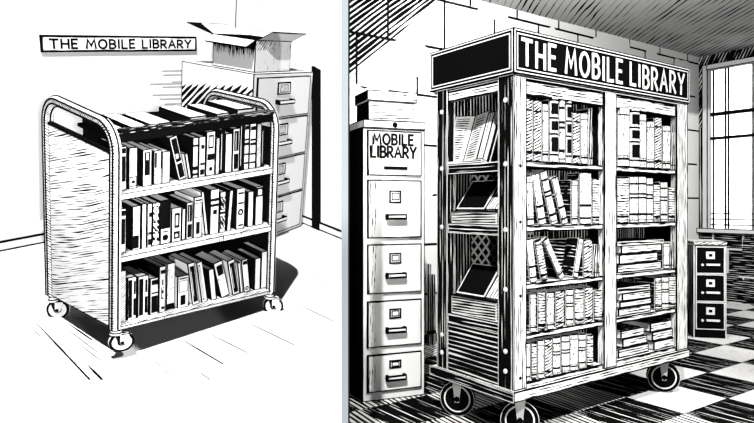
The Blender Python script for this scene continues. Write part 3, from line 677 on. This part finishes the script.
mb.build('header_border', ink_or('CR'), hd)
mb = MB(); lettering(mb, 'THE MOBILE LIBRARY', (.06, 0, ZB + .05), Vector((1, 0, 0)), Vector((0, 0, 1)), (0, -1, 0), .125, BW - .13, .0185, gap=.40, space=.55, wonk=.025)
mb.build('header_lettering', ink_or('CR'), hd)
mb = MB(); mb.box(.025, BW - .02, .01, BD - .01, ZB - .014, ZB, 0); mb.build('header_moulding', KO, hd)
for (y, zz) in [((.012 + ypf) / 2, z) for z in (1.45, 1.13, .80, .5, .19, .09)] + [((ypb + yb) / 2, z) for z in (1.45, 1.13, .8, .19, .09)]:
    mb = MB(); mb.lathe([(.013, 0, 0), (.012, -.005, 0), (.0, -.007, 0)], (p_l, y, zz), (1, 0, 0), 10); mb.build('bolt', ink_or('CR'), case)
for zz in (1.12, .84, .47, .06):
    mb = MB(); mb.lathe([(.009, 0, 0), (.008, -.003, 0), (.0, -.004, 0)], ((p_l + xl1) / 2, .012, zz), (0, 1, 0), 10); mb.build('bolt', K, case)
for (x, y, a) in ((.12, .10, -40), (.10, BD - .10, -52), (BW - .14, .12, -48), (BW - .12, BD - .1, -48)):
    caster(case, x, y, -.053, R(a), wobj=-PT + .1, fork_mats=('CR', K), wheel_mats='dark', rad=.1, wd=.045, off=-.02, ring=False)

# ---- books standing in the two bays
RLOOK = {'P': 'plain pale spine', 'H': 'slant hatched spine', 'L': 'closely ruled spine', 'D': 'dark spine', 'Q': 'black squares down spine', 'T': 'two-tone spine', 'B': 'banded spine'}
RLOC = ['top', 'second', 'third', 'fourth', 'bottom']
BANDK = ink('spine_band_black', BK)
def round_book(T, wd, h, dep, st, o):
    n = 6; A = [(wd / 2 - wd / 2 * math.cos(math.pi * i / n), -.35 * wd * math.sin(math.pi * i / n)) for i in range(n + 1)]
    mats = [RB_COVER, {'P': RB_PLAIN, 'H': RB_HATCH, 'L': RB_LINES, 'D': RB_DARK, 'Q': RB_PLAIN, 'T': RB_PLAIN, 'B': RB_PLAIN}[st], BANDK]
    mb = MB(); arcw = wd * 1.35; top = []
    for i in range(n):
        u0, u1 = arcw * i / n, arcw * (i + 1) / n
        mb.poly([T((A[i][0], A[i][1], 0)), T((A[i + 1][0], A[i + 1][1], 0)), T((A[i + 1][0], A[i + 1][1], h)), T((A[i][0], A[i][1], h))], 1,
                [(u0, 0), (u1, 0), (u1, h), (u0, h)], (arcw, h))
    mb.poly([T((p[0], p[1], h)) for p in A], 0, [(.5, .5)] * (n + 1)); mb.poly([T((p[0], p[1], 0)) for p in A][::-1], 0, [(.5, .5)] * (n + 1))
    t = min(.003, wd * .15)
    mb.box(0, t, 0, dep, 0, h, 0, None, T); mb.box(wd - t, wd, 0, dep, 0, h, 0, None, T); mb.box(t, wd - t, 0, .002, 0, h, 0, None, T)
    pb = MB(); pb.box(t, wd - t, .002, dep - .003, .003, h - .004, 0, None, T); pb.build('page_block', [BPAGE], o)
    bands = {'P': [(.11, .15), (.17, .185), (.86, .88)], 'H': [(.12, .17), (.8, .83)], 'L': [(.06, .08), (.12, .17), (.86, .88)], 'D': [(.1, .13)], 'T': [(.10, .14), (.34, .39)], 'B': [(.05, .07), (.16, .21), (.52, .56), (.60, .64), (.82, .86)],
             'Q': [(.1, .13), (.41, .44), (.65, .68), (.92, .95)]}[st]
    def seg(z0, z1, i0=0, i1=n, e=.0012):
        for i in range(i0, i1):
            mb.poly([T((A[i][0], A[i][1] - e, z0 * h)), T((A[i + 1][0], A[i + 1][1] - e, z0 * h)), T((A[i + 1][0], A[i + 1][1] - e, z1 * h)), T((A[i][0], A[i][1] - e, z1 * h))], 2, [(.5, .5)] * 4)
    for z0, z1 in bands: seg(z0, z1)
    if st == 'Q':
        for z0, z1 in ((.16, .38), (.48, .62), (.72, .89)): seg(z0, z1, 1, n - 1, .0016)
    mb.build('cover', mats, o)
def rbook(bay, row, x0, x1, ytop, st, idx, dx=0, y0=.035, dep=.085, extra=None):
    z = SZ[row]
    def xs(u):
        lo, hi = -.1, 1.7
        for _ in range(30):
            mid = (lo + hi) / 2; q = MR @ Vector((mid, y0, z)); c = PX + FPX * q.x / q.y
            if c < u: lo = mid
            else: hi = mid
        return lo
    X0, X1 = xs(x0), xs(x1); g = hit(x0 + dx, ytop, MR, 1, y0)
    a = math.atan2(g.x - X0, g.z - z) if dx else 0.; h = math.hypot(g.x - X0, g.z - z) if dx else hit((x0 + x1) / 2, ytop, MR, 1, y0).z - z
    wd = max(.009, (X1 - X0) * math.cos(a) - .0035); ca, sa = math.cos(a), math.sin(a); lift = wd * sa if a > 0 else 0
    T = lambda p: (X0 + p[0] * ca + p[2] * sa, y0 + p[1], z + .0005 + lift - p[0] * sa + p[2] * ca)
    adj = 'left-leaning ' if a < -.06 else 'right-leaning ' if a > .06 else ''
    lab = f"{adj}{RLOOK[st]} book, {ORD[idx]} from left, {bay} bay's {RLOC[row]} shelf"
    o = thing('book', lab if extra is None else extra, 'book', MR, ((X0 + X1) / 2, y0, z), f"books standing on the {RLOC[row]} shelf of the {bay} bay")
    round_book(T, wd, h, dep if bay == 'left' else .14, st, o)
ROWS = {('left', 0): [(524.9, 531.8, 99, 'H'), (533, 540.6, 101, 'H'), (542, 547.6, 104, 'P'), (549, 557.4, 96.4, 'Q'), (558.7, 564.2, 98, 'B'), (565.4, 571, 100.4, 'Q'), (572.4, 579, 113, 'H'), (580.5, 586.8, 113.5, 'P'), (588.8, 592.4, 108.5, 'D')],
        ('right', 0): [(617.4, 627.6, 108, 'P'), (629, 638, 108.5, 'Q'), (639.2, 645, 114.5, 'P'), (646.2, 652.8, 121.7, 'P'), (653.8, 660.2, 118, 'H'), (662, 668.6, 126, 'P'), (670.2, 674.4, 133, 'D')],
        ('left', 1): [(527, 533.6, 176, 'P', -1.8), (538.8, 545.9, 174.5, 'T', -8), (551, 557.9, 172.4, 'B', -12), (562, 568, 178.6, 'T', -11), (571.2, 577, 180, 'P'), (579.3, 589.6, 173, 'T'), (592, 598.4, 178.6, 'L')],
        ('right', 1): [(616.7, 626.8, 177.4, 'L'), (629, 636.5, 176.5, 'B'), (638, 644.7, 176.5, 'B'), (646, 651.7, 178, 'B'), (653, 658.9, 184.5, 'L'), (660, 666, 182, 'B'), (668, 673.4, 187, 'L')],
        ('left', 2): [(530, 536.6, 239.5, 'T', -4.6), (541.2, 548, 240.6, 'L', -7.3), (559.5, 565.4, 240.6, 'P', -17), (572.8, 577.4, 239.5, 'P', 6), (583.3, 590.9, 239.5, 'H'), (592.8, 599, 244.7, 'D')],
        ('left', 3): [(529.7, 535.4, 293.4, 'P'), (537.7, 544.4, 291.5, 'L'), (546.5, 553.2, 292, 'P'), (555.5, 563.2, 290.3, 'H'), (565.6, 572.6, 289, 'B'), (574.4, 582.6, 288, 'L'), (584.5, 591.7, 286.7, 'H'), (593.8, 600.9, 290.3, 'L')],
        ('right', 3): [(654.7, 660.4, 277, 'L'), (661.5, 667.4, 276.5, 'B'), (668.5, 674.2, 276, 'L')],
        ('right', 2): [(663, 668.2, 243, 'P'), (669.3, 673.6, 242, 'D')],
        ('left', 4): [(525.4, 529.8, 342.7, 'T'), (531, 536.3, 341.5, 'L'), (537.3, 543.4, 339.8, 'P'), (544.4, 551.6, 338.5, 'H'), (552.4, 559.5, 336.8, 'B'), (561, 568.8, 335, 'B'), (569.6, 576.9, 333.8, 'P'), (578, 584.8, 333.8, 'B'), (586.4, 592.4, 334.8, 'L')]}
for (bay, row), L_ in ROWS.items():
    for i, b in enumerate(L_): rbook(bay, row, b[0], b[1], b[2], b[3], i, b[4] if len(b) > 4 else 0)
# a big dark book shown front-on between leaning ones (third shelf of the left bay) and a dark one behind on the second
def facing(z, u0, u1, vt, y, lab, cat='book', mat=None):
    X0 = hit(u0, 270, MR, 1, y).x; X1 = hit(u1, 270, MR, 1, y).x; zt = hit((u0 + u1) / 2, vt, MR, 1, y).z
    o = thing('book', lab, cat, MR, ((X0 + X1) / 2, y, z))
    mb = MB(); mb.box(X0, X1, y, y + .003, z, zt, 0); mb.box(X0, X1, y + .009, y + .012, z, zt, 0); mb.box(X0, X0 + .003, y, y + .012, z, zt, 0); mb.build('cover', mat or FCOV, o)
    mb = MB(); mb.box(X0 + .003, X1 - .004, y + .003, y + .009, z + .003, zt - .003); mb.build('page_block', BPAGE, o)
FCOV = ink('dark_ruled_cover', BK, CR, .004, [dict(angle=-3, spacing=.019, thick=.22, vary=.6, length=.2)])
facing(SZ[2], 548, 582, 238.5, .122 - .006, "large dark ruled book facing outward behind leaning books, left bay's third shelf")
facing(SZ[1], 556.5, 568.5, 180, .122 - .006, "dark hatched book seen behind the leaning ones, left bay's second shelf", mat=RB_DARK)
# books lying in piles
def pile(row, specs, where, y0=.04):
    z = SZ[row]; n = len(specs)
    for i, (u0, u1, th, m, dep) in enumerate(specs):      # bottom to top: columns, thickness in metres
        yy = y0 + random.uniform(-.006, .006)
        def xs(u):
            lo, hi = -.1, 1.7
            for _ in range(30):
                mid = (lo + hi) / 2; q = MR @ Vector((mid, yy, z)); c = PX + FPX * q.x / q.y
                if c < u: lo = mid
                else: hi = mid
            return lo
        X0, X1 = xs(u0), xs(u1)
        pos = 'lowest' if i == 0 else 'topmost' if i == n - 1 else f'{ORD[i]} from the bottom' 
        o = thing('book', f"{'dark' if m == 'D' else 'pale'} book lying flat, {pos} in {where}", 'book', MR, ((X0 + X1) / 2, yy + .08, z), 'books piled in ' + where)
        zt = z + th
        mb = MB(); t = .004
        sm = 2 if m == 'D' else 1
        mb.box(X0, X1, yy, yy + dep, z + .0005, z + t, 0); mb.box(X0, X1, yy, yy + dep, zt - t, zt, 0, {'+z': 3}); mb.box(X0, X1, yy - .004, yy + .003, z + .0005, zt, sm, {'+z': 0, '-z': 0, '-x': 0, '+x': 0}); mb.build('cover', [K, WOODH, FCOV, RB_COVER], o)
        mb = MB(); mb.box(X0 + .003, X1 - .003, yy + .003, yy + dep - .004, z + t, zt - t); mb.build('page_block', PAGEH, o)
        z = zt + .001
pile(2, [(617, 660.5, .050, 'P', .2), (619, 657, .058, 'P', .2), (621, 661, .050, 'P', .2), (617, 663, .022, 'D', .22)], "the right bay's third shelf pile")
pile(3, [(618, 650.2, .046, 'P', .2), (619.5, 650.6, .038, 'P', .2), (622, 650, .048, 'P', .2), (617, 649, .03, 'D', .2)], "the right bay's fourth shelf pile")
pile(4, [(618, 648.2, .054, 'P', .2), (622.5, 646.6, .052, 'P', .2), (620.5, 643.5, .050, 'P', .2)], "the bottom shelf's left pile")
pile(4, [(653.5, 673.5, .058, 'P', .2), (652, 672, .056, 'P', .2), (650, 671, .056, 'P', .2)], "the bottom shelf's right pile")

# ---- books in the open side niche
def tilted(o_y, o_z, x0, ang):
    """frame of a book leaning back: x' along depth of the case (photo right to left), z' up the cover, y' out of the cover"""
    return (MR @ Matrix.Translation((x0, o_y, o_z)) @ Matrix.Rotation(R(-90), 4, 'Z') @ Matrix.Rotation(R(-ang), 4, 'X'))
# open book, top niche
OB = tilted(.60, sz[0] + .008, .05, 20); 
ob = thing('open_book', "open book with printed pages standing in the bookcase's upper side niche", 'book', OB, (.22, 0, 0))
mb = MB(); hh = .30
def vbook(mb, x0, x1, y0a, y1a, z0, z1, mat, th):
    mb.poly([(x0, y0a, z0), (x1, y1a, z0), (x1, y1a, z1), (x0, y0a, z1)], mat)
    mb.poly([(x1, y1a + th, z0), (x0, y0a + th, z0), (x0, y0a + th, z1), (x1, y1a + th, z1)], mat)
    mb.poly([(x0, y0a, z1), (x1, y1a, z1), (x1, y1a + th, z1), (x0, y0a + th, z1)], 1); mb.poly([(x0, y0a + th, z0), (x1, y1a + th, z0), (x1, y1a, z0), (x0, y0a, z0)], 1)
    mb.poly([(x0, y0a + th, z0), (x0, y0a, z0), (x0, y0a, z1), (x0, y0a + th, z1)], 1); mb.poly([(x1, y1a, z0), (x1, y1a + th, z0), (x1, y1a + th, z1), (x1, y1a, z1)], 1)
vbook(mb, .02, .155, -.01, .02, .012, hh, 0, .02); mb.build('left_page', [OPENP, BPAGE], ob)
mb = MB(); vbook(mb, .157, .29, .02, -.01, .012, hh, 0, .02); mb.build('right_page', [OPENP, BPAGE], ob)
mb = MB(); vbook(mb, .29, .345, -.01, -.012, .008, hh - .01, 0, .03); mb.build('page_block', [DARKV2 if 0 else WOODV, BPAGE], ob)
mb = MB(); vbook(mb, .005, .157, .012, .042, 0, hh + .008, 0, .008); vbook(mb, .157, .36, .042, .022, 0, hh + .008, 0, .008); mb.box(.005, .36, -.03, .05, -.014, 0, 1); mb.build('cover', [K, DARKS], ob)
def lying_stack(zz, lab1, lab2, h1, y0, y1, tilt):
    # thick book lying on the shelf
    o = thing('book', lab1, 'book', MR, (.14, (y0 + y1) / 2, zz))
    mb = MB(); mb.box(.03, .26, y0, y1, zz + .0005, zz + .006, 0); mb.box(.03, .26, y0, y1, zz + h1 - .006, zz + h1, 0); mb.box(.255, .262, y0, y1, zz, zz + h1, 0); mb.build('cover', [K], o)
    mb = MB(); mb.box(.034, .255, y0 + .004, y1 - .004, zz + .006, zz + h1 - .006, 0); mb.build('page_block', [PBLK], o)
    # a black-covered book leaning back on it
    F = tilted(y1 - .02, zz + h1 + .007, .06, tilt); o = thing('book', lab2, 'book', F, (.1, 0, 0)); hh = .20
    wdt = (y1 - y0) * .62
    mb = MB(); mb.box(0, wdt, -.006, 0, 0, hh, 0); mb.box(0, wdt, .045, .05, 0, hh, 2); mb.box(-.004, 0, -.006, .05, 0, hh, 2); mb.build('cover', [KO2, PBLK, K], o)
    mb = MB(); mb.box(0, wdt - .003, 0, .045, .003, hh - .003, 0); mb.build('page_block', [PBLK], o)
    F2 = tilted(y1 - .02 - wdt - .004, zz + h1 + .007, .055, tilt + 3); 
    return F2, y1 - y0 - wdt - .03, hh
KO2 = ink('black_cover_white_edge', BK, CR, .007)
PBLK = ink('thick_page_edges', BK, CR, .004, [dict(angle=2, spacing=.014, thick=.42, vary=.6, length=.2)])
for zz, nm, h1 in ((sz[1], 'middle', .075), (sz[2], 'lower', .11)):
    F2, ww, hh = lying_stack(zz, f"thick book lying flat on the bookcase's {nm} side shelf", f"black-covered book leaning back in the bookcase's {nm} side niche", h1, ypf + .03, ypb - .01, 38)
    o = thing('book', f"pale page-edged book leaning beside the black one in the {nm} side niche", 'book', F2, (ww / 2, 0, 0))
    mb = MB(); mb.box(0, .004, -.004, .05, 0, hh + .01, 0); mb.box(ww - .004, ww, -.004, .05, 0, hh + .01, 0); mb.build('cover', [K], o)
    mb = MB(); mb.box(.004, ww - .004, 0, .046, .003, hh, 0); mb.build('page_block', [ink('upright_page_edges' + nm, CR, BK, .003, [dict(angle=88, spacing=.02, thick=.3, vary=.6, length=.2)])], o)

# ---- tall white cabinet
TM = Matrix.Translation((-.088, 3.78, 0)) @ Matrix.Rotation(.364, 4, 'Z'); TW, TD, TH = .418, .25, 1.725
tc = thing('filing_cabinet', 'tall white filing cabinet labelled MOBILE LIBRARY, beside the big bookcase', 'filing cabinet', TM, (TW / 2, TD / 2, 0))
mb = MB(); mb.box(0, TW, 0, TD, 0, TH - .05, 0, {'-x': 1, '+x': 0, '+y': 1}); mb.box(0, TW, -.012, TD, TH - .05, TH, 0, {'-x': 0, '+y': 1}); mb.build('body', [CABFRAME, CABSIDE], tc)
ys = [.065, .385, .705, 1.03, 1.33, 1.655]
zq = [hit(395, v, TM, 1, -.01).z for v in (395, 353, 346, 300, 293, 244, 238, 180, 176, 131)]
print('TC', [round(q, 3) for q in zq])
zq[0] = .06; 
spans = [(.055, zq[1] - 0), (zq[2], zq[3]), (zq[4], zq[5]), (zq[6], zq[7]), (zq[8], min(zq[9], TH - .06))]
for k, (z0, z1) in enumerate(spans):
    mb = MB(); mb.box(.028, TW - .028, -.014, 0, z0, z1, 0); d = mb.build('drawer', [CABF], tc); h = z1 - z0; cx = TW * .5
    if k < 4:
        mb = MB(); mb.box(cx - .04, cx + .04, -.02, -.014, z0 + h * .60, z0 + h * .82, 0); mb.box(cx - .026, cx + .026, -.022, -.02, z0 + h * .65, z0 + h * .78, 1); mb.build('label_holder', [WO2, WO], d)
        mb = MB(); handle_mb(mb, cx, z0 + h * .37, .13, -.014, .035, .016, (0, 1)); mb.lathe([(.014, -.004, 1), (.014, .02, 1), (0, .02, 1)], (cx - .06, -.05, z0 + h * .37), (0, 1, 0), 12); mb.build('handle', [WO2, K], d)
    else:
        mb = MB(); handle_mb(mb, cx, z0 + .05, .15, -.014, .02, .008, (1, 1)); mb.build('handle', [WO, K], d)
        mb = MB(); e = (0, 0, 1)
        lettering(mb, 'MOBILE', (.065, -.014, z0 + h * .70), Vector((1, 0, 0)), Vector((0, 0, 1)), (0, -1, 0), .062, .265, .0155, gap=.32, wonk=.02)
        lettering(mb, 'LIBRARY', (.05, -.014, z0 + h * .41), Vector((1, 0, 0)), Vector((0, 0, 1)), (0, -1, 0), .066, .30, .0155, gap=.3, wonk=.02); mb.build('cabinet_lettering', K, d)
mb = MB(); mb.lathe([(.018, 0, 0), (.016, -.006, 0), (.0, -.008, 0)], (TW * .5, -.012, TH - .026), (0, 1, 0), 12); mb.build('lock', K, tc)
# lidded storage box on it
LB = TM @ Matrix.Translation((.0, .0, TH + .001))
lb = thing('storage_box', 'lidded storage box with papers on top of the tall white cabinet', 'box', LB, (TW / 2, TD / 2, 0))
mb = MB(); mb.box(.045, .355, .02, TD - .01, 0, .12, 0, {'-x': 1}); mb.build('box_body', [BOXF, K], lb)
mb = MB(); mb.box(.035, .37, .008, TD, .12, .185, 0, {'-x': 1, '+z': 2}); mb.build('lid', [LIDF, KO, WO], lb)

# ---- dark folding stand seen in the gap between the tall cabinet and the bookcase
pg = hit(428.3, 343, Matrix(), 2, 0)
fs = thing('folded_stand', 'narrow dark folded stand behind the gap between tall cabinet and bookcase', 'stand', Matrix.Translation((pg.x, pg.y - .12, 0)) @ WX0, (.03, .03, 0))
for x in (.0, .045):
    mb = MB(); mb.box(x, x + .022, 0, .03, 0, .70 - x * 2, 0); mb.build('leg', [WOODK], fs)
mb = MB(); mb.box(-.004, .07, -.004, .034, .10, .13, 0); mb.build('crossbar', [K], fs)

# ---- small dark cabinet by the window
SM = Matrix.Translation((2.86, 5.60, 0)) @ Matrix.Rotation(R(-12), 4, 'Z'); SW, SD, SH_ = .27, .40, .845
s = thing('filing_cabinet', 'low black three-drawer filing cabinet in the corner under the window', 'filing cabinet', SM, (SW / 2, SD / 2, 0))
mb = MB(); mb.box(0, SW, 0, SD, 0, SH_, 0, {'-x': 1, '+z': 2}); mb.box(-.005, SW + .005, -.012, SD, SH_, SH_ + .03, 2, {'-x': 1}); mb.build('body', [SBODY, SSIDE, STOP], s)
for k in range(3):
    z0 = .085 + k * .25
    mb = MB(); mb.box(.015, SW - .015, -.012, 0, z0, z0 + .245, 0); d = mb.build('drawer', [ink_small if 0 else SBODY], s)
    mb = MB(); cx = SW * .5; mb.box(cx - .035, cx + .035, -.018, -.012, z0 + .135, z0 + .2, 0); mb.box(cx - .015, cx + .015, -.019, -.018, z0 + .155, z0 + .18, 1); mb.build('label_holder', [ink_or('CR'), K], d)
    mb = MB(); mb.box(cx - .035, cx + .075, -.03, -.012, z0 + .075, z0 + .092, 0); mb.build('handle', [ink_or('CR')], d)
    mb = MB(); mb.lathe([(.012, 0, 0), (.011, -.006, 0), (0, -.007, 0)], (cx - .065, -.012, z0 + .08), (0, 1, 0), 10); mb.build('lock', [ink_or('CR')], d)
